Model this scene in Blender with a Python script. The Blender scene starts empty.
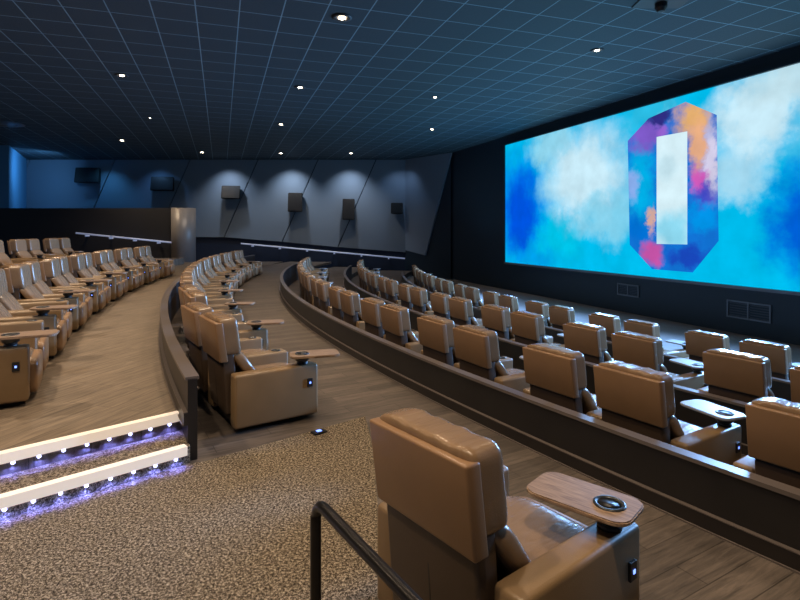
import bpy, bmesh, math, random
from mathutils import Vector, Matrix
random.seed(4)
R = math.radians
scene = bpy.context.scene
COL = scene.collection
F = 527.0            # focal length in pixels of the 800 px wide frame
CX, CY = 37.16, 26.96   # centre of the curved seating tiers
EYE = 0.0
ZA, ZC, ZD, ZB1, ZB2, ZB3 = -2.0, -1.69, -1.38, -2.35, -2.57, -2.90
HC = 4.7             # ceiling height above the eye
YW = 34.6            # far side wall
R_AB, R_AC, R_W2, R_W3, R_D = 42.2, 44.97, 39.80, 37.07, 48.2

# ------------------------------------------------------------------ materials
def new_mat(name):
    m = bpy.data.materials.new(name); m.use_nodes = True
    nt = m.node_tree; b = nt.nodes['Principled BSDF']
    return m, nt, b
def simple(name, col, rough=.5, metal=0, spec=.5, emit=None, estr=0, bump=0, bscale=60, var=0):
    m, nt, b = new_mat(name)
    b.inputs['Base Color'].default_value = (*col, 1)
    b.inputs['Roughness'].default_value = rough
    b.inputs['Metallic'].default_value = metal
    b.inputs['Specular IOR Level'].default_value = spec
    if emit:
        b.inputs['Emission Color'].default_value = (*emit, 1); b.inputs['Emission Strength'].default_value = estr
    if bump or var:
        tc = nt.nodes.new('ShaderNodeTexCoord'); n = nt.nodes.new('ShaderNodeTexNoise')
        n.inputs['Scale'].default_value = bscale; n.inputs['Detail'].default_value = 4
        nt.links.new(tc.outputs['Object'], n.inputs['Vector'])
        if bump:
            bp = nt.nodes.new('ShaderNodeBump'); bp.inputs['Strength'].default_value = bump; bp.inputs['Distance'].default_value = .01
            nt.links.new(n.outputs['Fac'], bp.inputs['Height']); nt.links.new(bp.outputs['Normal'], b.inputs['Normal'])
        if var:
            mx = nt.nodes.new('ShaderNodeMix'); mx.data_type = 'RGBA'
            mx.inputs[6].default_value = (*[c*(1-var) for c in col], 1); mx.inputs[7].default_value = (*[min(1, c*(1+var)) for c in col], 1)
            n2 = nt.nodes.new('ShaderNodeTexNoise'); n2.inputs['Scale'].default_value = max(1.5, bscale*.08)
            nt.links.new(tc.outputs['Object'], n2.inputs['Vector'])
            nt.links.new(n2.outputs['Fac'], mx.inputs[0]); nt.links.new(mx.outputs[2], b.inputs['Base Color'])
    return m

def leather(name, col, rough=.42, wrinkle=0.0):
    m, nt, b = new_mat(name)
    b.inputs['Roughness'].default_value = rough
    b.inputs['Specular IOR Level'].default_value = .55
    tc = nt.nodes.new('ShaderNodeTexCoord')
    n = nt.nodes.new('ShaderNodeTexNoise'); n.inputs['Scale'].default_value = 3.5; n.inputs['Detail'].default_value = 3
    mx = nt.nodes.new('ShaderNodeMix'); mx.data_type = 'RGBA'
    mx.inputs[6].default_value = (*[c*.78 for c in col], 1); mx.inputs[7].default_value = (*[c*1.18 for c in col], 1)
    nt.links.new(tc.outputs['Object'], n.inputs['Vector']); nt.links.new(n.outputs['Fac'], mx.inputs[0])
    nt.links.new(mx.outputs[2], b.inputs['Base Color'])
    g = nt.nodes.new('ShaderNodeTexVoronoi'); g.inputs['Scale'].default_value = 160
    nt.links.new(tc.outputs['Object'], g.inputs['Vector'])
    bp = nt.nodes.new('ShaderNodeBump'); bp.inputs['Strength'].default_value = .12; bp.inputs['Distance'].default_value = .003
    nt.links.new(g.outputs['Distance'], bp.inputs['Height'])
    last = bp
    if wrinkle:
        mp = nt.nodes.new('ShaderNodeMapping'); mp.inputs['Scale'].default_value = (1.3, 5.5, 1.6)
        w = nt.nodes.new('ShaderNodeTexNoise'); w.inputs['Scale'].default_value = 3.2; w.inputs['Detail'].default_value = 2.5; w.inputs['Distortion'].default_value = .6
        nt.links.new(tc.outputs['Object'], mp.inputs['Vector']); nt.links.new(mp.outputs[0], w.inputs['Vector'])
        b2 = nt.nodes.new('ShaderNodeBump'); b2.inputs['Strength'].default_value = wrinkle; b2.inputs['Distance'].default_value = .03
        nt.links.new(w.outputs['Fac'], b2.inputs['Height']); nt.links.new(bp.outputs['Normal'], b2.inputs['Normal'])
        last = b2
    nt.links.new(last.outputs['Normal'], b.inputs['Normal'])
    return m

def planks(name, ang, c1, c2, c3, bw=1.5, rh=.19):
    m, nt, b = new_mat(name)
    tc = nt.nodes.new('ShaderNodeTexCoord'); mp = nt.nodes.new('ShaderNodeMapping'); mp.inputs['Rotation'].default_value = (0, 0, ang)
    nt.links.new(tc.outputs['Object'], mp.inputs['Vector'])
    br = nt.nodes.new('ShaderNodeTexBrick'); br.inputs['Scale'].default_value = 1
    br.inputs['Brick Width'].default_value = bw; br.inputs['Row Height'].default_value = rh
    br.inputs['Mortar Size'].default_value = .004; br.inputs['Mortar Smooth'].default_value = .2; br.offset = .37
    br.inputs['Color1'].default_value = (*c1, 1); br.inputs['Color2'].default_value = (*c2, 1); br.inputs['Mortar'].default_value = (*[c*.35 for c in c1], 1)
    nt.links.new(mp.outputs[0], br.inputs['Vector'])
    st = nt.nodes.new('ShaderNodeMapping'); st.inputs['Scale'].default_value = (1.2, 14, 1)
    nt.links.new(mp.outputs[0], st.inputs['Vector'])
    n = nt.nodes.new('ShaderNodeTexNoise'); n.inputs['Scale'].default_value = 2.2; n.inputs['Detail'].default_value = 6; n.inputs['Roughness'].default_value = .65; n.inputs['Distortion'].default_value = .8
    nt.links.new(st.outputs[0], n.inputs['Vector'])
    rp = nt.nodes.new('ShaderNodeValToRGB'); rp.color_ramp.elements[0].position = .3; rp.color_ramp.elements[1].position = .72
    rp.color_ramp.elements[0].color = (.45, .45, .45, 1); rp.color_ramp.elements[1].color = (1.35, 1.3, 1.25, 1)
    nt.links.new(n.outputs['Fac'], rp.inputs['Fac'])
    mx = nt.nodes.new('ShaderNodeMix'); mx.data_type = 'RGBA'; mx.blend_type = 'MULTIPLY'; mx.inputs[0].default_value = 1
    nt.links.new(br.outputs['Color'], mx.inputs[6]); nt.links.new(rp.outputs['Color'], mx.inputs[7])
    nt.links.new(mx.outputs[2], b.inputs['Base Color'])
    b.inputs['Roughness'].default_value = .48; b.inputs['Specular IOR Level'].default_value = .4
    bp = nt.nodes.new('ShaderNodeBump'); bp.inputs['Strength'].default_value = .25; bp.inputs['Distance'].default_value = .004
    nt.links.new(n.outputs['Fac'], bp.inputs['Height']); nt.links.new(bp.outputs['Normal'], b.inputs['Normal'])
    return m

def carpet_mat(name, cols, scale=150):
    m, nt, b = new_mat(name)
    tc = nt.nodes.new('ShaderNodeTexCoord')
    n = nt.nodes.new('ShaderNodeTexNoise'); n.inputs['Scale'].default_value = scale; n.inputs['Detail'].default_value = 3; n.inputs['Roughness'].default_value = .7
    n3 = nt.nodes.new('ShaderNodeTexNoise'); n3.inputs['Scale'].default_value = scale*.33; n3.inputs['Detail'].default_value = 3
    ad = nt.nodes.new('ShaderNodeMath'); ad.operation = 'MULTIPLY_ADD'; ad.inputs[1].default_value = .6
    nt.links.new(tc.outputs['Object'], n.inputs['Vector']); nt.links.new(tc.outputs['Object'], n3.inputs['Vector'])
    ml = nt.nodes.new('ShaderNodeMath'); ml.operation = 'MULTIPLY'; ml.inputs[1].default_value = .4
    nt.links.new(n3.outputs['Fac'], ml.inputs[0]); nt.links.new(n.outputs['Fac'], ad.inputs[0]); nt.links.new(ml.outputs[0], ad.inputs[2])
    rp = nt.nodes.new('ShaderNodeValToRGB'); cr = rp.color_ramp
    cr.elements[0].position = .40; cr.elements[0].color = (*cols[0], 1)
    cr.elements[1].position = .60; cr.elements[1].color = (*cols[2], 1)
    e = cr.elements.new(.5); e.color = (*cols[1], 1)
    nt.links.new(ad.outputs[0], rp.inputs['Fac']); nt.links.new(rp.outputs['Color'], b.inputs['Base Color'])
    b.inputs['Roughness'].default_value = .95; b.inputs['Specular IOR Level'].default_value = .1
    bp = nt.nodes.new('ShaderNodeBump'); bp.inputs['Strength'].default_value = .9; bp.inputs['Distance'].default_value = .02
    nt.links.new(ad.outputs[0], bp.inputs['Height']); nt.links.new(bp.outputs['Normal'], b.inputs['Normal'])
    return m

M = {}
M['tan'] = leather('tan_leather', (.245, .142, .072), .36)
M['tan_soft'] = leather('tan_soft_leather', (.23, .148, .084), .25, .3)
M['side'] = leather('side_leather', (.225, .145, .072), .38)
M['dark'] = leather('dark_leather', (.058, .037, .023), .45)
M['black'] = simple('black_plastic', (.012, .012, .014), .4)
M['metal_dark'] = simple('dark_rail_metal', (.03, .028, .027), .28, .7)
M['ring'] = simple('cup_ring', (.03, .035, .04), .3, .3)
M['led'] = simple('blue_led', (.1, .2, 1), .4, emit=(.18, .3, 1), estr=2.5)
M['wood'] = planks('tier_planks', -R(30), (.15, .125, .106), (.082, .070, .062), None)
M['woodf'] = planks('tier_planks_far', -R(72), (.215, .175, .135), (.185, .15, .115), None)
M['carpet'] = carpet_mat('speckled_carpet', ((.014, .011, .008), (.13, .10, .068), (.56, .47, .35)), 175)
M['stagecarpet'] = simple('grey_front_carpet', (.23, .21, .20), .9, bump=.4, bscale=90, var=.2)
M['lowwall'] = simple('low_wall_laminate', (.012, .0105, .010), .42, var=.5, bscale=30)
M['cap'] = simple('wall_cap_laminate', (.12, .10, .09), .3)
M['skirt'] = simple('skirting', (.016, .0125, .011), .4)
M['sidewall'] = simple('panel_paint', (.17, .22, .29), .7, bump=.1, bscale=40)
M['wallblack'] = simple('front_wall_black', (.010, .024, .040), .5)
M['wallwains'] = simple('lower_wall_dark', (.007, .017, .045), .6)
M['partition'] = simple('partition_dark', (.022, .022, .026), .6)
M['column'] = simple('column_metallic', (.30, .27, .245), .42, .15)
M['blue'] = simple('blue_lit_box', (.08, .24, .42), .7)  # blue light falling on the wall box, put into its base colour
M['nose'] = simple('nosing_metal_glow', (.75, .68, .60), .45, .1, emit=(1, .84, .70), estr=.42)  # emission stands in for the bright reflection on the white nosing
M['strip'] = simple('handrail_glow', (.6, .62, .7), .4, emit=(.45, .55, .9), estr=.25)  # faint glow put into rail and brackets to keep them pale
M['bulb'] = simple('lamp_face', (1, .9, .75), .4, emit=(1, .83, .6), estr=22)
M['trim'] = simple('lamp_trim', (.05, .05, .055), .5)
M['bead'] = simple('step_led', (.8, .8, 1), .4, emit=(.42, .46, 1), estr=9)
M['screenframe'] = simple('screen_frame_metal', (.15, .17, .2), .4, .3)
M['grille'] = simple('grille_metal', (.045, .06, .085), .5)
M['speaker'] = simple('speaker_black', (.006, .006, .007), .6)

def tray_mat(name, c1, c2, rough=.35):
    m, nt, b = new_mat(name)
    tc = nt.nodes.new('ShaderNodeTexCoord'); mp = nt.nodes.new('ShaderNodeMapping'); mp.inputs['Scale'].default_value = (2, 18, 4)
    n = nt.nodes.new('ShaderNodeTexNoise'); n.inputs['Scale'].default_value = 5; n.inputs['Detail'].default_value = 5; n.inputs['Distortion'].default_value = .5
    nt.links.new(tc.outputs['Object'], mp.inputs['Vector']); nt.links.new(mp.outputs[0], n.inputs['Vector'])
    rp = nt.nodes.new('ShaderNodeValToRGB'); rp.color_ramp.elements[0].position = .35; rp.color_ramp.elements[1].position = .65
    rp.color_ramp.elements[0].color = (*c1, 1); rp.color_ramp.elements[1].color = (*c2, 1)
    nt.links.new(n.outputs['Fac'], rp.inputs['Fac']); nt.links.new(rp.outputs['Color'], b.inputs['Base Color'])
    b.inputs['Roughness'].default_value = rough
    return m
M['tray'] = tray_mat('tray_wood', (.19, .12, .075), (.34, .235, .155))
M['tray_screen_sheen'] = tray_mat('tray_screen_sheen', (.24, .24, .25), (.30, .30, .31), .4)  # wooden tray recoloured pale: screen reflection put into the colour

def ceiling_mat():
    m, nt, b = new_mat('ceiling_tiles')
    tc = nt.nodes.new('ShaderNodeTexCoord'); sp = nt.nodes.new('ShaderNodeSeparateXYZ')
    mp = nt.nodes.new('ShaderNodeMapping'); mp.vector_type = 'TEXTURE'
    # object axes turned so that y runs along the screen wall
    mp.inputs['Rotation'].default_value = (0, 0, R(18.75))
    nt.links.new(tc.outputs['Object'], mp.inputs['Vector']); nt.links.new(mp.outputs[0], sp.inputs[0])
    outs = []
    for ax, pitch, ph, w in (('X', .88, .37, .012), ('Y', .945, 8.94, .012)):
        a = nt.nodes.new('ShaderNodeMath'); a.operation = 'SUBTRACT'; a.inputs[1].default_value = ph
        d = nt.nodes.new('ShaderNodeMath'); d.operation = 'DIVIDE'; d.inputs[1].default_value = pitch
        r = nt.nodes.new('ShaderNodeMath'); r.operation = 'PINGPONG'; r.inputs[1].default_value = .5
        l = nt.nodes.new('ShaderNodeMath'); l.operation = 'LESS_THAN'; l.inputs[1].default_value = w/pitch
        nt.links.new(sp.outputs[ax], a.inputs[0]); nt.links.new(a.outputs[0], d.inputs[0]); nt.links.new(d.outputs[0], r.inputs[0]); nt.links.new(r.outputs[0], l.inputs[0])
        outs.append(l)
    mxm = nt.nodes.new('ShaderNodeMath'); mxm.operation = 'MAXIMUM'
    nt.links.new(outs[0].outputs[0], mxm.inputs[0]); nt.links.new(outs[1].outputs[0], mxm.inputs[1])
    mx = nt.nodes.new('ShaderNodeMix'); mx.data_type = 'RGBA'
    mx.inputs[6].default_value = (.038, .058, .076, 1); mx.inputs[7].default_value = (.22, .33, .40, 1)
    nt.links.new(mxm.outputs[0], mx.inputs[0]); nt.links.new(mx.outputs[2], b.inputs['Base Color'])
    b.inputs['Roughness'].default_value = .7
    n = nt.nodes.new('ShaderNodeTexNoise'); n.inputs['Scale'].default_value = 120
    nt.links.new(tc.outputs['Object'], n.inputs['Vector'])
    bp = nt.nodes.new('ShaderNodeBump'); bp.inputs['Strength'].default_value = .3; bp.inputs['Distance'].default_value = .01
    nt.links.new(n.outputs['Fac'], bp.inputs['Height']); nt.links.new(bp.outputs['Normal'], b.inputs['Normal'])
    return m
M['ceiling'] = ceiling_mat()

def blob_mat(name, base, blobs, strength=1.0, dist=2.3, nscale=.8, streak=0):
    """self-lit picture: a base colour with soft noisy clouds of colour at places of the screen (object x, z)"""
    m = bpy.data.materials.new(name); m.use_nodes = True; nt = m.node_tree; nt.nodes.clear()
    L = nt.links.new
    tc = nt.nodes.new('ShaderNodeTexCoord')
    n = nt.nodes.new('ShaderNodeTexNoise'); n.inputs['Scale'].default_value = nscale; n.inputs['Detail'].default_value = 8; n.inputs['Roughness'].default_value = .62
    L(tc.outputs['Object'], n.inputs['Vector'])
    s = nt.nodes.new('ShaderNodeVectorMath'); s.operation = 'SUBTRACT'; s.inputs[1].default_value = (.5, .5, .5)
    L(n.outputs['Color'], s.inputs[0])
    sc = nt.nodes.new('ShaderNodeVectorMath'); sc.operation = 'SCALE'; sc.inputs['Scale'].default_value = dist
    L(s.outputs[0], sc.inputs[0])
    ad = nt.nodes.new('ShaderNodeVectorMath'); ad.operation = 'ADD'; L(tc.outputs['Object'], ad.inputs[0]); L(sc.outputs[0], ad.inputs[1])
    cur = None
    for (u, z, ru, rz, c, st) in blobs:
        a = nt.nodes.new('ShaderNodeVectorMath'); a.operation = 'SUBTRACT'; a.inputs[1].default_value = (u, 0, z)
        b = nt.nodes.new('ShaderNodeVectorMath'); b.operation = 'MULTIPLY'; b.inputs[1].default_value = (1/ru, 0, 1/rz)
        l = nt.nodes.new('ShaderNodeVectorMath'); l.operation = 'LENGTH'
        r = nt.nodes.new('ShaderNodeMapRange'); r.interpolation_type = 'SMOOTHSTEP'
        r.inputs['From Min'].default_value = .35; r.inputs['From Max'].default_value = 1.25
        r.inputs['To Min'].default_value = st; r.inputs['To Max'].default_value = 0
        L(ad.outputs[0], a.inputs[0]); L(a.outputs[0], b.inputs[0]); L(b.outputs[0], l.inputs[0]); L(l.outputs['Value'], r.inputs['Value'])
        mx = nt.nodes.new('ShaderNodeMix'); mx.data_type = 'RGBA'
        L(r.outputs[0], mx.inputs[0])
        if cur is None: mx.inputs[6].default_value = (*base, 1)
        else: L(cur, mx.inputs[6])
        mx.inputs[7].default_value = (*c, 1); cur = mx.outputs[2]
    n2 = nt.nodes.new('ShaderNodeTexNoise'); n2.inputs['Scale'].default_value = 1.4; n2.inputs['Detail'].default_value = 7
    L(tc.outputs['Object'], n2.inputs['Vector'])
    mr = nt.nodes.new('ShaderNodeMapRange'); mr.inputs['From Min'].default_value = .3; mr.inputs['From Max'].default_value = .7; mr.inputs['To Min'].default_value = .90; mr.inputs['To Max'].default_value = 1.08
    L(n2.outputs['Fac'], mr.inputs['Value'])
    vm = nt.nodes.new('ShaderNodeVectorMath'); vm.operation = 'SCALE'; L(cur, vm.inputs[0]); L(mr.outputs[0], vm.inputs['Scale'])
    e = nt.nodes.new('ShaderNodeEmission'); e.inputs['Strength'].default_value = strength
    L(vm.outputs[0], e.inputs['Color'])
    o = nt.nodes.new('ShaderNodeOutputMaterial'); L(e.outputs[0], o.inputs['Surface'])
    return m
CY1, WH, DB, MB_ = (.0, .50, .84), (.68, .88, .95), (.0, .07, .72), (.0, .22, .85)
M['screen'] = blob_mat('screen_picture', CY1, [
    (1.2, 2.6, 2.3, 2.9, MB_, .9), (1.3, 2.3, 1.5, 2.1, DB, .9), (2.6, .4, 1.6, .8, (.0, .33, .8), .8),
    (5.6, 3.7, 2.7, 2.1, WH, .85), (4.2, 1.3, 1.8, 1.0, (.0, .55, .80), .9), (3.4, 5.2, 1.6, .9, (.3, .68, .85), .9), (7.0, 2.0, 2.2, .9, (.25, .66, .85), .8),
    (8.9, 5.4, 1.5, .6, (.03, .5, .75), .8), (9.8, 3.2, 1.3, 2.0, WH, .8), (12.4, 4.6, 1.6, 1.3, WH, .85), (13.6, 5.5, 1.4, 1.0, (.55, .75, .82), .85),
    (11.9, 3.0, 1.1, .8, (.5, .76, .88), .7), (13.9, 3.9, .7, 1.2, (.05, .5, .8), .8), (13.9, 1.6, 1.3, 1.7, (.0, .10, .68), .95),
    (9.5, .3, 2.6, .5, (.0, .52, .86), .8), (17, 3, 2.5, 3, WH, .7)], 1.0)
M['numeral'] = blob_mat('numeral_picture', (.006, .17, .66), [
    (8.5, 3.1, .75, 1.6, (.0, .44, .80), .95), (8.4, 1.6, .6, .6, (.0, .16, .66), .9), (8.2, 3.1, .35, .6, (.35, .42, .85), .7),
    (8.7, 4.75, .9, .55, (.22, .10, .58), .95), (9.3, 5.25, .6, .35, (.03, .02, .20), .95), (9.4, 4.7, .35, .35, (.34, .12, .62), .8),
    (10.6, 5.0, .75, .75, (.80, .44, .17), 1), (10.75, 4.1, .34, 1.0, (.82, .42, .22), .95), (11.2, 3.6, .3, 1.3, (.72, .66, .82), .9),
    (10.75, 3.05, .38, .45, (.72, .10, .50), .9), (11.0, 2.55, .45, .4, (.06, .06, .55), .9), (10.9, 1.9, .6, .5, (.0, .32, .85), .9),
    (9.0, 1.9, .16, .55, (.75, .42, .28), .85), (9.0, .75, .5, .5, (.62, .08, .36), .9), (10.4, .75, .9, .4, (.01, .06, .50), .95)], 1.0, 1.1, 1.9)
M['cutout'] = blob_mat('cutout_picture', WH, [(9.8, 1.5, 1, .8, (.22, .66, .85), .9), (9.5, 3.6, .5, .5, (.5, .74, .84), .6)], 1.0, 1.0, 1.0)

# ------------------------------------------------------------------ mesh helpers
def mesh(name, bm, smooth=False, mats=()):
    me = bpy.data.meshes.new(name); bmesh.ops.recalc_face_normals(bm, faces=bm.faces[:]); bm.to_mesh(me); bm.free()
    for m in mats: me.materials.append(m)
    if smooth:
        for p in me.polygons: p.use_smooth = True
    return me
def link(name, me, parent=None, loc=(0, 0, 0), rot=(0, 0, 0)):
    o = bpy.data.objects.new(name, me); COL.objects.link(o); o.location = loc; o.rotation_euler = rot
    if parent: o.parent = parent
    return o
def obj(name, bm, mat, parent=None, smooth=False, loc=(0, 0, 0), rot=(0, 0, 0)):
    return link(name, mesh(name, bm, smooth, (mat,)), parent, loc, rot)
def tag(o, label, cat, group=None):
    o['label'] = label; o['category'] = cat
    if group: o['group'] = group
    return o
def struct(o): o['kind'] = 'structure'; return o
def empty(name, loc=(0, 0, 0), rz=0):
    o = bpy.data.objects.new(name, None); COL.objects.link(o); o.location = loc; o.rotation_euler = (0, 0, rz); o.empty_display_size = .1
    return o
def box(bm, x0, x1, y0, y1, z0, z1, bev=0, seg=2):
    r = bmesh.ops.create_cube(bm, size=1); vs = r['verts']
    for v in vs:
        v.co = Vector(((x0+x1)/2+v.co.x*(x1-x0), (y0+y1)/2+v.co.y*(y1-y0), (z0+z1)/2+v.co.z*(z1-z0)))
    if bev:
        es = list({e for v in vs for e in v.link_edges})
        bmesh.ops.bevel(bm, geom=es, offset=bev, segments=seg, affect='EDGES', profile=.5)
    return bm
def bbox(x0, x1, y0, y1, z0, z1, bev=0, seg=2):
    bm = bmesh.new(); box(bm, x0, x1, y0, y1, z0, z1, bev, seg); return bm
def pillow(x0, x1, y0, y1, z0, z1, n=6, k=10, fn=None):
    """soft rounded cushion (superellipsoid) filling the given box"""
    bm = bmesh.new(); bmesh.ops.create_cube(bm, size=2)
    bmesh.ops.subdivide_edges(bm, edges=bm.edges[:], cuts=k, use_grid_fill=True)
    for v in bm.verts:
        c = v.co
        # push grid lines toward the edges for smoother corners
        p = Vector([math.copysign(abs(t)**.75, t) for t in c])
        d = (abs(p.x)**n+abs(p.y)**n+abs(p.z)**n)**(1/n)
        p = p/d
        q = Vector(((x0+x1)/2+p.x*(x1-x0)/2, (y0+y1)/2+p.y*(y1-y0)/2, (z0+z1)/2+p.z*(z1-z0)/2))
        if fn: q = fn(q, p)
        v.co = q
    return bm
def lean(bm, z0=.42, k=.13):
    for v in bm.verts:
        if v.co.z > z0: v.co.x -= (v.co.z-z0)*k
    return bm
def lathe(bm, prof, n=24, c=(0, 0, 0)):
    rings = []
    for r, z in prof:
        rings.append([bm.verts.new((c[0]+r*math.cos(2*math.pi*i/n), c[1]+r*math.sin(2*math.pi*i/n), c[2]+z)) for i in range(n)])
    for a, b in zip(rings, rings[1:]):
        for i in range(n): bm.faces.new((a[i], a[(i+1) % n], b[(i+1) % n], b[i]))
    if prof[0][0] > 0: bm.faces.new(rings[0])
    if prof[-1][0] > 0: bm.faces.new(rings[-1])
    return bm
def tube(pts, r, n=12, closed_ends=True):
    bm = bmesh.new(); rings = []
    pts = [Vector(p) for p in pts]
    for i, p in enumerate(pts):
        t = (pts[min(i+1, len(pts)-1)]-pts[max(i-1, 0)]).normalized()
        up = Vector((0, 0, 1)) if abs(t.z) < .95 else Vector((.6, .8, 0))
        a = t.cross(up).normalized(); b = a.cross(t).normalized()
        if i and a.dot(pa) < 0: a = -a; b = -b
        pa = a
        rings.append([bm.verts.new(p+r*(a*math.cos(2*math.pi*j/n)+b*math.sin(2*math.pi*j/n))) for j in range(n)])
    for a, b in zip(rings, rings[1:]):
        for j in range(n): bm.faces.new((a[j], a[(j+1) % n], b[(j+1) % n], b[j]))
    bm.faces.new(rings[0]); bm.faces.new(rings[-1])
    return bm
def prism(pts, z0, z1, bev=0):
    bm = bmesh.new()
    f = bm.faces.new([bm.verts.new((x, y, z0)) for x, y in pts])
    r = bmesh.ops.extrude_face_region(bm, geom=[f])
    for v in r['geom']:
        if isinstance(v, bmesh.types.BMVert): v.co.z = z1
    return bm
def pol(r, th):  # th in degrees, 0 points to -x, growing towards the far wall
    t = R(th); return (CX-r*math.cos(t), CY+r*math.sin(t))
def th_at_y(r, y): return math.degrees(math.asin(max(-1, min(1, (y-CY)/r))))
def band(bm, ri, ro, t0, t1, z0, z1, n=90):
    """curved solid between two radii"""
    rings = []
    for i in range(n+1):
        t = t0+(t1-t0)*i/n
        a = pol(ri, t); b = pol(ro, t)
        rings.append([bm.verts.new((*a, z0)), bm.verts.new((*b, z0)), bm.verts.new((*b, z1)), bm.verts.new((*a, z1))])
    for a, b in zip(rings, rings[1:]):
        for j in range(4): bm.faces.new((a[j], a[(j+1) % 4], b[(j+1) % 4], b[j]))
    bm.faces.new(rings[0]); bm.faces.new(rings[-1])
    return bm
def quadv(bm, pts): return bm.faces.new([bm.verts.new(p) for p in pts])
def slab(pts, n, t):
    """thick flat polygon from 3d points, thickness t along n"""
    bm = bmesh.new(); a = [bm.verts.new(p) for p in pts]; n = Vector(n)
    b = [bm.verts.new(Vector(p)+n*t) for p in pts]
    bm.faces.new(a); bm.faces.new(b[::-1])
    for i in range(len(a)):
        j = (i+1) % len(a); bm.faces.new((a[i], a[j], b[j], b[i]))
    return bm

# ------------------------------------------------------------------ floors
FY = YW-.02
STEP = Vector((-.73, -.683)).normalized()       # direction of the lit steps (outwards, away from the screen)
U1 = Vector((-2.02, 4.90)); U2 = Vector((-1.80, 4.52))
def floor_struct(name, bm, mat): return struct(obj(name, bm, mat))
bm = band(bmesh.new(), R_AB, R_AC+.02, -43, th_at_y(R_AC, FY), ZA-.12, ZA); floor_struct('floor', bm, M['wood'])
# upper tier at the left: bounded by the lit steps
pts = [pol(R_AC+.02, t) for t in [-29.3+(th_at_y(R_AC, FY)+29.3)*i/60 for i in range(61)]]
pts = [q for q in pts if q[1] < 28.8]+[(-7.75, 28.8), (-30, 28.8), (-30, -12)]
p = U1+STEP*24
pts = pts[:-1]+[(-30, p.y-6), tuple(p), tuple(U1)]
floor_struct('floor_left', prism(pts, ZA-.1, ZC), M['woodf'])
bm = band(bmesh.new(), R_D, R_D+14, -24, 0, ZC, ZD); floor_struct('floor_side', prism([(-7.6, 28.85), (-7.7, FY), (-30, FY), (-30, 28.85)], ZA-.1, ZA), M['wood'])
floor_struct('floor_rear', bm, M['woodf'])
bm = band(bmesh.new(), R_W2, R_AB, -50, th_at_y(R_AB, FY), ZB1-.3, ZB1); floor_struct('floor_middle', bm, M['wood'])
bm = band(bmesh.new(), R_W3, R_W2, -50, th_at_y(R_W2, FY), ZB2-.3, ZB2); floor_struct('floor_lower', bm, M['wood'])
t1 = th_at_y(R_W3, FY)
pts = [pol(R_W3, -50+(t1+50)*i/60) for i in range(61)]+[(2.1, FY), (20.5, -14), (18, -14)]
floor_struct('floor_front', prism(pts, ZB3-.1, ZB3), M['stagecarpet'])
# the carpeted landing and aisle in the foreground
e0 = U2+STEP*9
cpts = [(-.376, 5.67), (-.25, 4.85), (-.1, 3.1), (.45, 1.5), (1.2, -.5), (1.8, -5), (-9, -5), tuple(e0), tuple(U2), (-1.69, 4.56)]
struct(obj('floor_carpet', prism(cpts, ZA-.14, ZA+.008), M['carpet']))

# ------------------------------------------------------------------ lit steps
nrm = Vector((-STEP.y, STEP.x))*-1   # horizontal normal of the steps
if nrm.y > 0: nrm = -nrm             # points towards the camera side
def along(P, s, d=0): q = P+STEP*s+nrm*d; return (q.x, q.y)
ZM = -1.845
LEN = 5.0
st = empty('aisle_steps', (U2.x, U2.y, ZA)); inv = Matrix.Translation((-U2.x, -U2.y, -ZA))
tag(st, 'two carpeted aisle steps with LED-lit white nosings at the left edge', 'steps')
def stchild(name, bm, mat, parent=None):
    o = obj(name, bm, mat, parent or st)
    if parent is None: o.matrix_parent_inverse = inv.copy()
    return o
bm = prism([along(U2, .0, 0), along(U2, LEN, 0), along(U1, LEN, .01), along(U1, .0, .01)], ZA+.01, ZM)
stchild('tread', bm, M['carpet'])
bm = prism([along(U1, .0, .0), along(U1, LEN, .0), along(U1, LEN, -.03), along(U1, 0, -.03)], ZM, ZC-.004)
stchild('riser', bm, M['carpet'])
for P, z in ((U2, ZM), (U1, ZC)):
    bm = prism([along(P, .04, .045), along(P, LEN, .045), along(P, LEN, -.03), along(P, .04, -.03)], z-.055, z+.022)
    ns = stchild('nosing', bm, M['nose'])
    for i in range(22):
        s = .13+i*.165
        x, y = along(P, s, .030)
        b2 = bmesh.new(); bmesh.ops.create_icosphere(b2, subdivisions=1, radius=.016, matrix=Matrix.Translation((x, y, z-.068)))
        o = stchild('step_bulb', b2, M['bead'])
        if i < 14:
            ld = bpy.data.lights.new('step_light', 'SPOT'); ld.spot_size = R(150); ld.spot_blend = .3; ld.energy = 1.6; ld.color = (.16, .2, 1); ld.shadow_soft_size = .01
            lo = bpy.data.objects.new('step_light', ld); COL.objects.link(lo); lo.location = along(P, s, .034)+(z-.10,)

# ------------------------------------------------------------------ curved low walls
def low_wall(r, ztop, zlow, zhigh, t0, t1, label, w=.12, n=90):
    if w == .12: w = .085; r += .035
    # front (screen side) face goes down to zlow, audience side to zhigh
    a = pol(r, (t0+t1)/2)
    g = empty('low_wall', (0, 0, zlow)); tag(g, label, 'low wall', 'curved low walls between the tiers')
    iv = Matrix.Translation((0, 0, -zlow))
    def ch(nm, bm, mt):
        o = obj(nm, bm, mt, g); o.matrix_parent_inverse = iv.copy()
    ch('wall_body', band(bmesh.new(), r, r+w-.02, t0, t1, zlow, ztop-.02, n), M['lowwall'])
    ch('wall_cap', band(bmesh.new(), r-.015, r+w, t0, t1, ztop-.028, ztop, n), M['cap'])
    ch('skirting', band(bmesh.new(), r+w-.02, r+w+.012, t0, t1, zhigh, zhigh+.11, n), M['skirt'])
    ch('skirting_trim', band(bmesh.new(), r+w-.02, r+w+.016, t0, t1, zhigh+.11, zhigh+.117, n), M['cap'])
    ch('floor_trim', band(bmesh.new(), r+w+.012, r+w+.024, t0, t1, zhigh, zhigh+.012, n), M['cap'])
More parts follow.
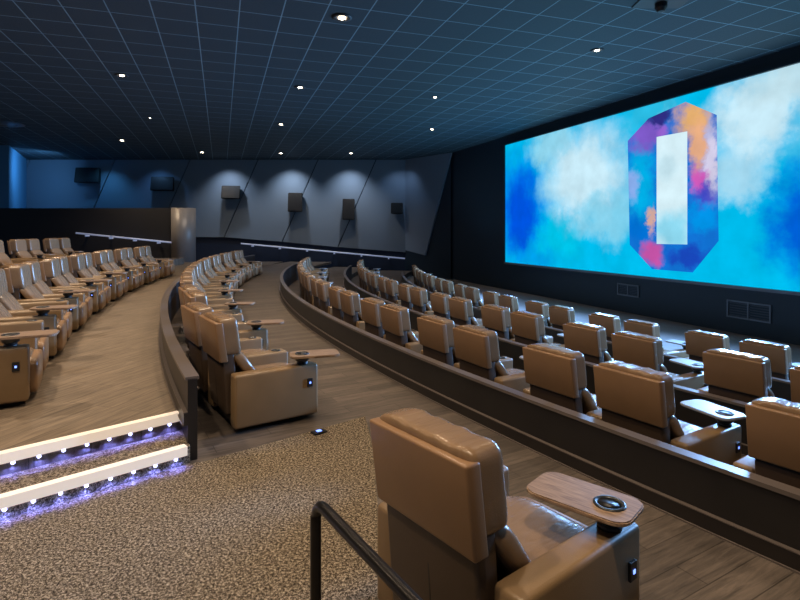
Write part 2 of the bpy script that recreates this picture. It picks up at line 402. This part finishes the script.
low_wall(R_AB-.10, -1.55, ZB1, ZA, -44, th_at_y(R_AB, 25.6), 'nearest long curved low wall sweeping from centre to the right edge')
low_wall(R_W2-.10, -1.82, ZB2, ZB1, -48, th_at_y(R_W2, 28), 'middle curved low wall between the two nearer rows of seats seen from behind')
low_wall(R_W3-.10, -2.16, ZB3, ZB2, -48, th_at_y(R_W3, 28), 'farthest curved low wall behind the row closest to the screen')
low_wall(R_AC-.08, -1.27, ZA, ZC, -29.85, th_at_y(R_AC, 28), 'tall curved low wall ending in a post beside the lit steps', .10)
# floor seam strip in the foreground boards
bm = bmesh.new(); t = -34.6
a = pol(R_AB+.05, t); b = pol(R_AB+2.6, t)
d = (Vector(b)-Vector(a)).normalized(); q = Vector((-d.y, d.x))*.012
struct(obj('trim_1', prism([tuple(Vector(a)-q), tuple(Vector(b)-q), tuple(Vector(b)+q), tuple(Vector(a)+q)], ZA, ZA+.004), M['cap']))

# ------------------------------------------------------------------ room shell
S0 = Vector((5.19, 25.95)); UU = Vector((.355, -.935)); NN = Vector((-.935, -.355))   # screen wall: along (towards us) and normal into the room
def wpt(u, d=0): q = S0+UU*u+NN*d; return (q.x, q.y)
WB = -.12
bm = prism([wpt(-9.25, WB), wpt(36, WB), wpt(36, WB-.3), wpt(-9.6, WB-.3)], ZB3-.1, HC+.1)
struct(obj('wall_front', bm, M['wallblack']))
bm = prism([(-30, YW), (2.2, YW), (2.2, YW+.3), (-30, YW+.3)], ZB3-.1, HC+.1)
struct(obj('wall_left', bm, M['wallwains']))
q0 = wpt(-9.5, -.2); q1 = wpt(36, -.2)
bm = prism([(-32, YW+.2), q0, q1, (-32, -14)], HC, HC+.15)
struct(obj('ceiling', bm, M['ceiling']))
# slanted wall panels: each one a painted slab, dark seams between
def P3(px, py, Y): return ((px-400)/F*Y, Y, (231-py)/F*Y)
YP = YW-.12
tops = [-40, 30, 115, 190, 258, 318, 376, 406]
# the lower edge of the panels falls towards the screen
def zb(x):
    px = x/YP*F+400
    py = 208 if px < 160 else 231+(px-160)*(23/265)
    if px < 200: py = 236.5
    return (231-py)/F*YP
slope = .435
k = 1
def X_(px): return (px-400)/F*YP
for a, b in zip(tops, tops[1:]):
    xa, xb = X_(a)+.035, X_(b)-.035
    def foot(x):
        # slide down the slanted seam until the lower edge
        z = HC
        for _ in range(200):
            xx = x-(HC-z)*slope
            if z <= zb(xx): return (xx, z)
            z -= .05
        return (xx, z)
    fa, fb = foot(xa), foot(xb)
    if b == 406: fb = (xb, zb(xb))
    pts = [(xa, YP, HC-.03), (xb, YP, HC-.03), (fb[0], YP, fb[1]), (fa[0], YP, fa[1])]
    struct(obj('trim_%d' % (k+1), slab(pts, (0, 1, 0), .1), M['sidewall'])); k += 1
# corner panel turned towards the screen, with a leaning edge
A, B = Vector((.33, YW-.1)), Vector((3.05, 31.45))
nn = Vector(((B-A).y, -(B-A).x)).normalized()
if nn.y < 0: nn = -nn
def cp(t, z): q = A.lerp(B, t); return (q.x, q.y, z)
struct(obj('trim_%d' % (k+1), slab([cp(0, HC-.02), cp(1, HC-.02), cp(.46, -1.53), cp(0, -1.25)], (nn.x, nn.y, 0), .12), M['sidewall'])); k += 1
bm = prism([(A.x, A.y+.1), (B.x, B.y+.2), (B.x+.3, YW), (A.x, YW)], ZB3, HC); struct(obj('trim_%d' % (k+1), bm, M['wallblack'])); k += 1
# wall box at the far left, its blue light carried by the colour
bm = prism([(-21.45, 28.9), (-24.5, YW), (-30, YW), (-30, 28.9)], ZC, HC); struct(obj('wall_rear', bm, M['blue']))
# dark entrance partition ending in a round column
YPt = 28.8
bm = prism([(-30, YPt), (-11.9, YPt), (-11.9, YPt+.35), (-30, YPt+.35)], ZC, 1.25)
struct(obj('wall_partition', bm, M['partition']))
bm = lathe(bmesh.new(), [(.63, ZC), (.63, 1.25)], 48, (-11.85, YPt+.05, 0))
o = obj('round_column', bm, M['column'], smooth=False)
for p in o.data.polygons: p.use_smooth = abs(p.normal.z) < .5
tag(o, 'round metallic-look column at the end of the dark partition wall', 'column')
# handrails
def handrail(p0, p1, label, off, n):
    p0, p1 = Vector(p0), Vector(p1)
    g = empty('handrail', p0); tag(g, label, 'handrail')
    iv = Matrix.Translation(-p0)
    bm = tube([p0, p1], .048, 10); o = obj('rail', bm, M['strip'], g, True); o.matrix_parent_inverse = iv.copy()
    for i in range(n):
        p = p0.lerp(p1, (i+.4)/n)
        bm = bmesh.new(); box(bm, p.x-.04, p.x+.04, p.y, p.y+off, p.z-.14, p.z-.03)
        o = obj('bracket', bm, M['strip'], g); o.matrix_parent_inverse = iv.copy()
handrail(P3(76, 233, 28.5), P3(172, 242.5, 28.5), 'pale handrail sloping along the dark partition wall at left', .3, 4)
handrail(P3(241, 243.5, 34.2), P3(405, 258.5, 34.2), 'long bluish handrail sloping down the far side wall', .35, 6)

# ------------------------------------------------------------------ screen
ang = math.atan2(UU.y, UU.x)
H0 = -1.525
sc_ = empty('cinema_screen', (S0.x, S0.y, H0), ang)
tag(sc_, 'huge glowing cinema screen showing a large numeral zero on blue and white clouds', 'screen')
def sbox(u0, u1, z0, z1, d0, d1):
    return bbox(u0, u1, -d1, -d0, z0, z1)
# local x runs along the wall towards us; local -y faces into the room
bm = bmesh.new(); box(bm, 0, 20, -.0, .06, 0, 5.74)
obj('display', bm, M['screen'], sc_)
outer = [(7.95, 4.69), (8.87, 5.30), (10.31, 5.52), (11.36, 4.9), (11.42, 1.24), (10.56, .26), (9.02, .26), (8.04, 1.05)]
hole = [(9.2, 4.62), (10.37, 4.60), (10.37, 1.11), (9.2, 1.1)]
bm = bmesh.new(); bm2 = bmesh.new()
ov = [bm.verts.new((x, 0, z)) for x, z in outer]; hv = [bm.verts.new((x, 0, z)) for x, z in hole]
for f in [(ov[7], ov[0], hv[0], hv[3]), (ov[0], ov[1], ov[2], hv[0]), (ov[2], hv[1], hv[0]), (ov[2], ov[3], hv[1]), (ov[3], ov[4], hv[2], hv[1]),
          (ov[4], ov[5], hv[2]), (ov[5], ov[6], hv[3], hv[2]), (ov[6], ov[7], hv[3])]:
    bm.faces.new(f)
# local +y points away or into room: choose the room side
side = 1 if (Matrix.Rotation(ang, 2) @ Vector((0, 1))).dot(NN) > 0 else -1
o = obj('numeral', bm, M['numeral'], sc_, loc=(0, (.072 if side > 0 else -.012), 0))
bm = bmesh.new(); quadv(bm, [(x, 0, z) for x, z in hole])
obj('numeral_opening', bm, M['cutout'], sc_, loc=(0, (.07 if side > 0 else -.010), 0))
y0, y1 = (-.02, .10) if side > 0 else (-.06, .08)
bm = bmesh.new()
box(bm, -.06, 20, y0, y1, -.09, -.005); obj('bottom_frame', bm, M['screenframe'], sc_)
bm = bmesh.new(); box(bm, -.07, -.01, y0, y1, -.09, 5.80); obj('side_frame', bm, M['wallblack'], sc_)
bm = bmesh.new(); box(bm, -.07, 20, y0, y1, 5.75, 5.80); obj('top_frame', bm, M['wallblack'], sc_)
# grilles below the screen
def grille(u0, u1, z0, z1, label, cells):
    c = wpt((u0+u1)/2, WB); w = u1-u0; h = z1-z0
    g = empty('vent_grille', (c[0], c[1], H0+z0), ang); tag(g, label, 'vent')
    s = side
    def b(x0, x1, zz0, zz1, d, nm, mt):
        bm = bmesh.new(); box(bm, x0, x1, min(0, s*d), max(0, s*d), zz0, zz1); obj(nm, bm, mt, g)
    fr = bmesh.new(); t = .04
    for (x0, x1, a, c2) in ((-w/2, w/2, 0, t), (-w/2, w/2, h-t, h), (-w/2, -w/2+t, t, h-t), (w/2-t, w/2, t, h-t)): box(fr, x0, x1, min(0, s*.05), max(0, s*.05), a, c2)
    for i in range(1, cells): x = -w/2+w*i/cells; box(fr, x-t/2, x+t/2, min(0, s*.05), max(0, s*.05), t, h-t)
    obj('frame', fr, M['screenframe'], g)
    lv = bmesh.new()
    for i in range(6):
        z = t+(h-2*t)*(i+.5)/6; box(lv, -w/2+t, w/2-t, min(0, s*.03), max(0, s*.03), z-.018, z+.006)
    obj('louvres', lv, M['grille'], g)
grille(11.60, 12.85, -.93, -.44, 'wide louvred vent grille in the black wall under the screen, right side', 2)
grille(7.35, 8.35, -.78, -.36, 'small louvred vent grille under the screen left of the wide one', 2)

# ------------------------------------------------------------------ speakers on the side wall
for i, (x0, x1, y0, y1) in enumerate([(78, 101, 168, 183), (153, 175, 177, 191), (223, 241, 186, 199), (289, 303, 193, 212), (343, 355, 199, 220), (391, 403, 203, 214)]):
    a = P3(x0, y0, 34.2); b = P3(x1, y1, 34.2); w = b[0]-a[0]; h = a[2]-b[2]
    lab = ['black speaker on the left end of the slanted wall panels', 'black wall speaker above the column end of the partition, second from left',
           'small black wall speaker, third from left, above the partition column', 'black wall speaker with tilted lower cabinet, fourth from left',
           'tall black wall speaker, fifth from left, near the corner panel', 'black wall speaker nearest the corner beside the screen wall'][i]
    g = empty('wall_speaker', ((a[0]+b[0])/2, YP, b[2])); tag(g, lab, 'speaker', 'speakers along the side wall')
    bm = bmesh.new()
    pts = [(-w/2, -.75, 0), (w/2, -.62, 0), (w/2, -.45, h), (-w/2, -.58, h)]
    v = [bm.verts.new(p) for p in pts]; v2 = [bm.verts.new((p[0]*.85, -.14, p[2])) for p in pts]
    bm.faces.new(v); bm.faces.new(v2[::-1])
    for j in range(4): bm.faces.new((v[j], v[(j+1) % 4], v2[(j+1) % 4], v2[j]))
    bmesh.ops.bevel(bm, geom=bm.edges[:], offset=.03, segments=2, affect='EDGES')
    obj('cabinet', bm, M['speaker'], g)
    bm = bmesh.new(); v = [bm.verts.new((p[0]*.86, p[1]-.012, h/2+(p[2]-h/2)*.88)) for p in pts]; bm.faces.new(v)
    obj('speaker_grille', bm, M['black'], g)
    obj('bracket', bbox(-.1, .1, -.16, 0, h*.35, h*.65), M['metal_dark'], g)

# ------------------------------------------------------------------ ceiling lamps, and added spots for screen glow and washes
def spot(loc, energy, col=(1, .76, .52), size=130, blend=.9, target=None, soft=.12):
    ld = bpy.data.lights.new('lamp_or_fill', 'SPOT'); ld.energy = energy; ld.color = col; ld.spot_size = R(size); ld.spot_blend = blend; ld.shadow_soft_size = soft
    o = bpy.data.objects.new('lamp_or_fill', ld); COL.objects.link(o); o.location = loc
    if target is not None:
        d = Vector(target)-Vector(loc); o.rotation_euler = d.to_track_quat('-Z', 'Y').to_euler()
    return o
def lamp_mesh():
    tr = mesh('trim_ring', lathe(bmesh.new(), [(.13, 0), (.15, -.012), (.10, -.02), (.085, -.002)], 20), True, (M['trim'],))
    bl = mesh('bulb', lathe(bmesh.new(), [(.055, -.012), (.05, -.022), (.0001, -.026)], 16), True, (M['bulb'],))
    return tr, bl
TR, BL = lamp_mesh()
def downlight(x, y, label, e, grp='ceiling downlights', size=130, scale=1):
    g = empty('downlight', (x, y, HC)); tag(g, label, 'ceiling light', grp)
    a = link('trim_ring', TR, g); b = link('bulb', BL, g)
    g.scale = (scale,)*3
    if e: spot((x, y, HC-.06), e, size=size)
def cpx(px, py): Y = HC*F/(231-py); return ((px-400)/F*Y, Y)
vis = [(342, 17, 'bright ceiling downlight nearest the camera at top centre', 700, 1.5), (122, 75, 'ceiling downlight at upper left, high above the left rows', 800, 1.25),
       (300, 87, 'ceiling downlight above the left-centre row, halfway to the far wall', 450, 1.25), (597, 50, 'ceiling downlight in the tile grid nearest the screen', 60, 1.1),
       (435, 97, 'small ceiling downlight right of centre, upper one of the close pair', 120, .9), (432, 129, 'small ceiling downlight right of centre, lower one of the close pair', 170, 1.2),
       (281, 124, 'ceiling downlight left of centre, just in front of the far row of lights', 350, 1.2), (122, 140, 'ceiling downlight in the far row, leftmost', 600, 1.5),
       (202, 152, 'ceiling downlight in the far row, second from left', 260, 1.5), (281, 153, 'ceiling downlight in the far row, second from the right', 260, 1.4),
       (351, 153, 'ceiling downlight in the far row, rightmost', 260, 1.4), (150, 118, 'tiny ceiling light between the two left downlights', 0, .6)]
for px, py, lab, e, s in vis:
    x, y = cpx(px, py); downlight(x, y, lab, e, scale=s)
for x, y, e in [(-3.8, 9.5, 600), (-.6, 5.6, 650), (3.4, 7.5, 200), (-2.6, 1.2, 700), (.6, .9, 750), (-6.8, 6.5, 1100), (-8.6, 12, 1100), (-5.2, 3, 500), (6.0, 4.5, 130), (.9, 10.2, 200), (-11.5, 19, 600), (-4.5, 20.5, 350)]:
    spot((x, y, HC-.05), e)
# added unseen blue spots standing in for the screen's glow on the seats
for u in (2.5, 7.5, 12.5, 17.5):
    x, y = wpt(u, .6); spot((x, y, 1.0), 6200, (.24, .50, 1), 112, 1, (x-9, y-3.5, -3.6), .4)
for u in (-2, 3, 8, 13):  # added unseen uplights, in place of screen light reaching the ceiling
    x, y = wpt(u, 1.2); spot((x, y, -2.2), 520, (.2, .62, .95), 150, 1, (x-5, y-2, HC), .3)
# added cool spots without fittings, brightening the side wall panels
for px, e, c in ((110, 160, (.12, .5, 1)), (160, 120, (.2, .5, 1)), (230, 400, (.75, .86, 1)), (292, 480, (.78, .88, 1)), (350, 430, (.75, .86, 1)), (400, 120, (.5, .7, 1))):
    spot((X_(px), YW-1.6, HC-.1), e, c, 100, 1, (X_(px), YW-.2, 0.8), .1)
spot((-20, 31, 3.9), 420, (.2, .55, 1), 150, 1, (-24, 32, 3), .2)  # added blue spot to brighten the wall box
spot((-9.5, 25, HC-.1), 350, (1, .85, .7), 60, 1, (-11.8, 28.8, 0), .1)  # added warm spot to lift the column out of the dark
# flush fittings in the ceiling
x, y = cpx(3, 123)
g = empty('ceiling_diffuser', (x, y, HC)); tag(g, 'flat pale ceiling diffuser at the far left edge', 'vent')
obj('diffuser_plate', lathe(bmesh.new(), [(.75, -.005), (.8, -.03), (.55, -.05), (.5, -.02), (.001, -.03)], 28), M['cap'], g)
x, y = cpx(661, 2)
g = empty('projector_mount', (x, y, HC)); tag(g, 'dark ceiling mounted sensor box at the top right edge', 'sensor')
obj('mount_plate', bbox(-.5, .5, -.25, .25, -.03, 0, .01), M['trim'], g)
obj('housing', lathe(bmesh.new(), [(.12, -.03), (.12, -.12), (.07, -.2), (.001, -.21)], 20), M['black'], g)
# marker light on the carpet beside the aisle seat
mk = empty('floor_marker_light', (-.80, 5.20, ZA+.008), R(38)); tag(mk, 'small blue floor marker light at the carpet edge by the aisle seat', 'marker light')
obj('housing', bbox(-.07, .07, -.045, .045, 0, .02, .006), M['black'], mk); obj('lens', bbox(-.025, .025, -.02, .02, .018, .026, .003), M['led'], mk)
# ------------------------------------------------------------------ foreground handrail
rp = [(-.32, 2.0, ZA)]+[(-.32, 2.0, -1.5), (-.32, 2.0, -1.10)]
for i in range(1, 7):
    a = R(90*i/6); c = Vector((.35, -.54, 0)).normalized()
    rp.append(tuple(Vector((-.32, 2.0, -1.10))+c*.08*(1-math.cos(a))+Vector((0, 0, .08*math.sin(a)))))
c = Vector((.35, -.54, 0)).normalized()
rp += [tuple(Vector((-.32, 2.0, -1.02))+c*s) for s in (.3, .65, 1.2)]
rp += [tuple(Vector((-.32, 2.0, -1.05))+c*1.25), tuple(Vector((-.32, 2.0, -1.15))+c*1.27), tuple(Vector((-.32, 2.0, ZA))+c*1.27)]
g = empty('aisle_handrail', (-.32, 2.0, ZA)); tag(g, 'black tubular aisle handrail in the bottom foreground behind the nearest seat', 'handrail')
o = obj('rail', tube(rp, .021, 14), M['metal_dark'], g, True); o.matrix_parent_inverse = Matrix.Translation((.32, -2.0, -ZA))
o = obj('base_flange', lathe(bmesh.new(), [(.06, .009), (.06, .017), (.03, .021)], 20), M['metal_dark'], g)
o = obj('base_flange', lathe(bmesh.new(), [(.06, .009), (.06, .017), (.03, .021)], 20), M['metal_dark'], g, loc=(c.x*1.27, c.y*1.27, 0))

# ------------------------------------------------------------------ recliners
def flat(me):  # smooth only big soft faces: use smooth on all with small bevels
    for p in me.polygons: p.use_smooth = True
    return me
W = .322
WBK = .332
def seam_wave(amp, fr, ax=0):
    def fn(q, p):
        # gathered leather: small pinches that fade away from the rims
        w = math.sin(q.y*fr+math.sin(q.y*fr*.37)*2)*amp*max(0, p.z)
        q.z += w
        return q
    return fn
PM = {}
def pm(key, bm, mat, smooth=True): PM[key] = mesh(key, bm, smooth, (mat,))
pm('base', bbox(.08, .86, -.33, .33, 0, .085, .01), M['black'], False)
def armbox(yc, w, zt): return bbox(.01, .90, yc-w/2, yc+w/2, .055, zt, .028, 3)
for nm, yc, w, zt in (('arm_outer_right', -.405, .16, .585), ('arm_centre', .436, .205, .565), ('arm_outer_left', .405, .16, .575)):
    pm(nm, armbox(yc, w, zt), M['side'])
pm('seat', pillow(.14, .90, -W, W, .20, .47, 5, 9, lambda q, p: Vector((q.x, q.y, q.z+.012*max(0, p.z)*math.cos(p.y*1.5)))), M['tan_soft'])
pm('footrest', pillow(.83, .965, -W, W, .07, .42, 6, 7), M['tan'])
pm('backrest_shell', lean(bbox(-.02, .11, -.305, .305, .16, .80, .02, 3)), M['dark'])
pm('shell_seam', lean(bbox(-.0225, -.018, -.004, .004, .17, .70)), M['black'], False)
pm('backrest_panel', lean(bbox(-.055, .03, -WBK, WBK, .69, 1.09, .014, 3)), M['tan'])
def hc(q, p):
    q.z += .006*math.sin(q.y*34+2*math.sin(q.y*9))*max(0, p.z)
    # rounded over the top
    return q
pm('head_cushion', lean(pillow(-.02, .185, -WBK+.002, WBK-.002, .74, 1.130, 8, 12, hc)), M['tan_soft'])
pm('lumbar_cushion', lean(pillow(.04, .20, -W, W, .40, .80, 4.5, 9, lambda q, p: Vector((q.x+max(0, .78-q.z)*.55, q.y, q.z)))), M['tan_soft'])
# tray: pivot at its origin, long side towards +x
def rounded(x0, x1, y0, y1, r, n=6):
    pts = []
    for (cx, cy, a0) in ((x1-r, y1-r, 0), (x0+r, y1-r, 90), (x0+r, y0+r, 180), (x1-r, y0+r, 270)):
        for i in range(n+1): a = R(a0+90*i/n); pts.append((cx+r*math.cos(a), cy+r*math.sin(a)))
    return pts
def tray_bm():
    bm = prism(rounded(-.13, .39, -.15, .15, .08), -.012, .012)
    es = [e for e in bm.edges if abs(e.verts[0].co.z-e.verts[1].co.z) < 1e-5]
    bmesh.ops.bevel(bm, geom=es, offset=.006, segments=2, affect='EDGES')
    return bm
pm('tray_top', tray_bm(), M['tray'], False); PM['tray_screen_sheen'] = PM['tray_top'].copy(); PM['tray_screen_sheen'].materials[0] = M['tray_screen_sheen']
pm('cup_holder', lathe(bmesh.new(), [(.055, -.07), (.076, -.05), (.076, .014), (.070, .020), (.058, .018), (.056, .013), (.001, .0125)], 24), M['ring'])
pm('cup_dark_disc', lathe(bmesh.new(), [(.0555, .0133), (.001, .0137)], 20), M['black'])  # flat black disc painting the shade inside a cup hole
pm('tray_post', lathe(bmesh.new(), [(.058, 0), (.058, .02), (.03, .03), (.03, .05), (.05, .06), (.05, .085)], 16), M['black'])
pm('arm_cup', lathe(bmesh.new(), [(.052, 0), (.055, .006), (.046, .009), (.043, .002), (.001, .0015)], 20), M['ring'])
pm('control_button', bbox(-.03, .03, -.016, 0, -.045, .045, .005), M['black'], False)
pm('button_light', bbox(-.009, .009, -.019, -.016, -.02, .0, .001), M['led'], False)

def recliner(loc, rz, kind, label, group, tray_rot=0, pale=False, full=True):
    g = empty('recliner', loc, rz); tag(g, label, 'recliner', group)
    link('base', PM['base'], g); link('seat', PM['seat'], g); link('footrest', PM['footrest'], g)
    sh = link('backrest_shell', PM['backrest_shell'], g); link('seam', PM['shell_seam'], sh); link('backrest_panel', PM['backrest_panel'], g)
    link('head_cushion', PM['head_cushion'], g); link('lumbar_cushion', PM['lumbar_cushion'], g)
    if kind in ('R', 'S'):
        a = link('armrest', PM['arm_outer_right'], g)
        b = link('control_button', PM['control_button'], a, (.80, -.485, .40)); 
        if kind == 'S':
            link('armrest', PM['arm_outer_left'], g)
        else:
            link('armrest', PM['arm_centre'], g); link('cup_holder', PM['arm_cup'], g, (.78, .436, .565))
        link('tray_post', PM['tray_post'], g, (.75, -.405, .583))
        t = link('tray_table', PM['tray_screen_sheen' if pale else 'tray_top'], g, (.75, -.405, .683), (0, 0, R(tray_rot)))
        link('cup_holder', PM['cup_holder'], t); link('cup_dark_disc', PM['cup_dark_disc'], t)
        link('button_light', PM['button_light'], g, (.80, -.485, .41))
    else:
        link('armrest', PM['arm_outer_left'], g)
        link('cup_holder', PM['arm_cup'], g, (.78, .405, .575))
    return g
ORD = ['first', 'second', 'third', 'fourth', 'fifth', 'sixth', 'seventh', 'eighth', 'ninth', 'tenth', 'eleventh', 'twelfth', 'thirteenth', 'fourteenth', 'fifteenth', 'sixteenth', 'seventeenth', 'eighteenth',
       'nineteenth', 'twentieth', 'twenty-first', 'twenty-second', 'twenty-third', 'twenty-fourth', 'twenty-fifth', 'twenty-sixth', 'twenty-seventh', 'twenty-eighth']
def place_row(r, z, gap0, ythend, label, group, tray=0, pale=False, extra=lambda th: 0, pitch=2.27, count_in_view=False, tray_jit=0, dr=lambda t: 0, single=False, loff=1.59):
    """pairs of seats along a circle of radius r; gap0 = arc position (m) of a gap between pairs"""
    s = gap0; n = 0
    while True:
        done = False
        for off, kind in ((.70, 'R'), (loff, 'L')):
            th = math.degrees((s+off)/r); x, y = pol(r, th)
            if y > ythend: done = True; break
            if count_in_view:   # only seats the photograph shows, so that counting from its edge is true
                xe, ye = pol(r-.1, th+math.degrees(.33/r)); xn, yn = pol(r-.1, th-math.degrees(.33/r))
                if ye < .5 or min(xe/ye, x/y)*F+400 > 808 or max(xe/ye, xn/yn)*F+400 < 2: continue
            lab = label.format(ORD[min(n, 27)]); n += 1
            # both seats of a pair stand side by side on one straight line
            thp = math.degrees((s+1.145)/r)
            px, py = pol(r+dr(thp), thp); rot = R(-thp+extra(thp))
            lx = off-1.145
            if single: px, py = pol(r+dr(th), th); lx = 0
            X = px-lx*math.sin(rot); Y = py+lx*math.cos(rot)
            recliner((X, Y, z), rot, kind, lab, group, tray+random.uniform(-tray_jit, tray_jit), pale)
        if done: break
        s += pitch
    return n
nA = place_row(44.49, ZA, R(-29.5)*44.49-.13, 24.0, '{} brown recliner from the carpeted landing in the row left of centre', 'recliners in the row left of centre', -15, extra=lambda t: 6 if t < -27 else (3 if t < -24 else 0), tray_jit=6, pitch=2.30, dr=lambda t: .10 if t < -27 else .05)
nC = place_row(47.18, ZC, R(-28.0)*47.1-.50, 20.6, '{} brown recliner counted from the lit steps in the row facing right at left', 'recliners in the left row beside the steps', -8, extra=lambda t: 3, tray_jit=6, pitch=2.085)
nD = place_row(49.9, ZD, R(-21.5)*49.9, 20.2, '{} recliner from the left photo edge in the rearmost row under the partition', 'recliners in the rearmost row', -8, tray_jit=5, count_in_view=True)
n1 = place_row(41.5, ZB1, -24.14-2.225*2, 24.6, '{} tan recliner from the right photo edge in the row behind the nearest low wall', 'recliners in the nearest row seen from behind', 78, True, count_in_view=True, tray_jit=6, pitch=2.225, loff=1.62)
n2 = place_row(39.1, ZB2, -21.22-2.225*3, 26.5, '{} tan recliner from the right photo edge in the middle row seen from behind', 'recliners in the middle row seen from behind', 82, True, count_in_view=True, tray_jit=6, pitch=2.225, loff=1.62)
n3 = place_row(36.4, ZB3, -17.93-2.225*3, 28, '{} tan recliner from the right photo edge in the row closest to the screen', 'recliners in the row closest to the screen', 85, True, count_in_view=True, tray_jit=6, pitch=2.225, loff=1.62)
print('rows', nA, nC, nD, n1, n2, n3)
th = -33.6; x, y = pol(44.42, th)
recliner((x, y, ZA), R(38), 'S', 'large tan leather recliner in the right foreground with oval wooden tray and power button', None, 100)

# ------------------------------------------------------------------ world, camera
w = bpy.data.worlds.new('World'); scene.world = w; w.use_nodes = True
w.node_tree.nodes['Background'].inputs[0].default_value = (.30, .42, .60, 1); w.node_tree.nodes['Background'].inputs[1].default_value = .15
cam = bpy.data.cameras.new('Camera'); co = bpy.data.objects.new('Camera', cam); COL.objects.link(co)
co.location = (0, 0, 0); co.rotation_euler = (R(90), 0, 0)
cam.sensor_width = 36; cam.lens = 36*F/800; cam.shift_y = -(300-231)/800; cam.clip_start = .05; cam.clip_end = 200
scene.camera = co
scene.view_settings.view_transform = 'Standard'
scene.view_settings.look = 'None'
scene.view_settings.exposure = 0
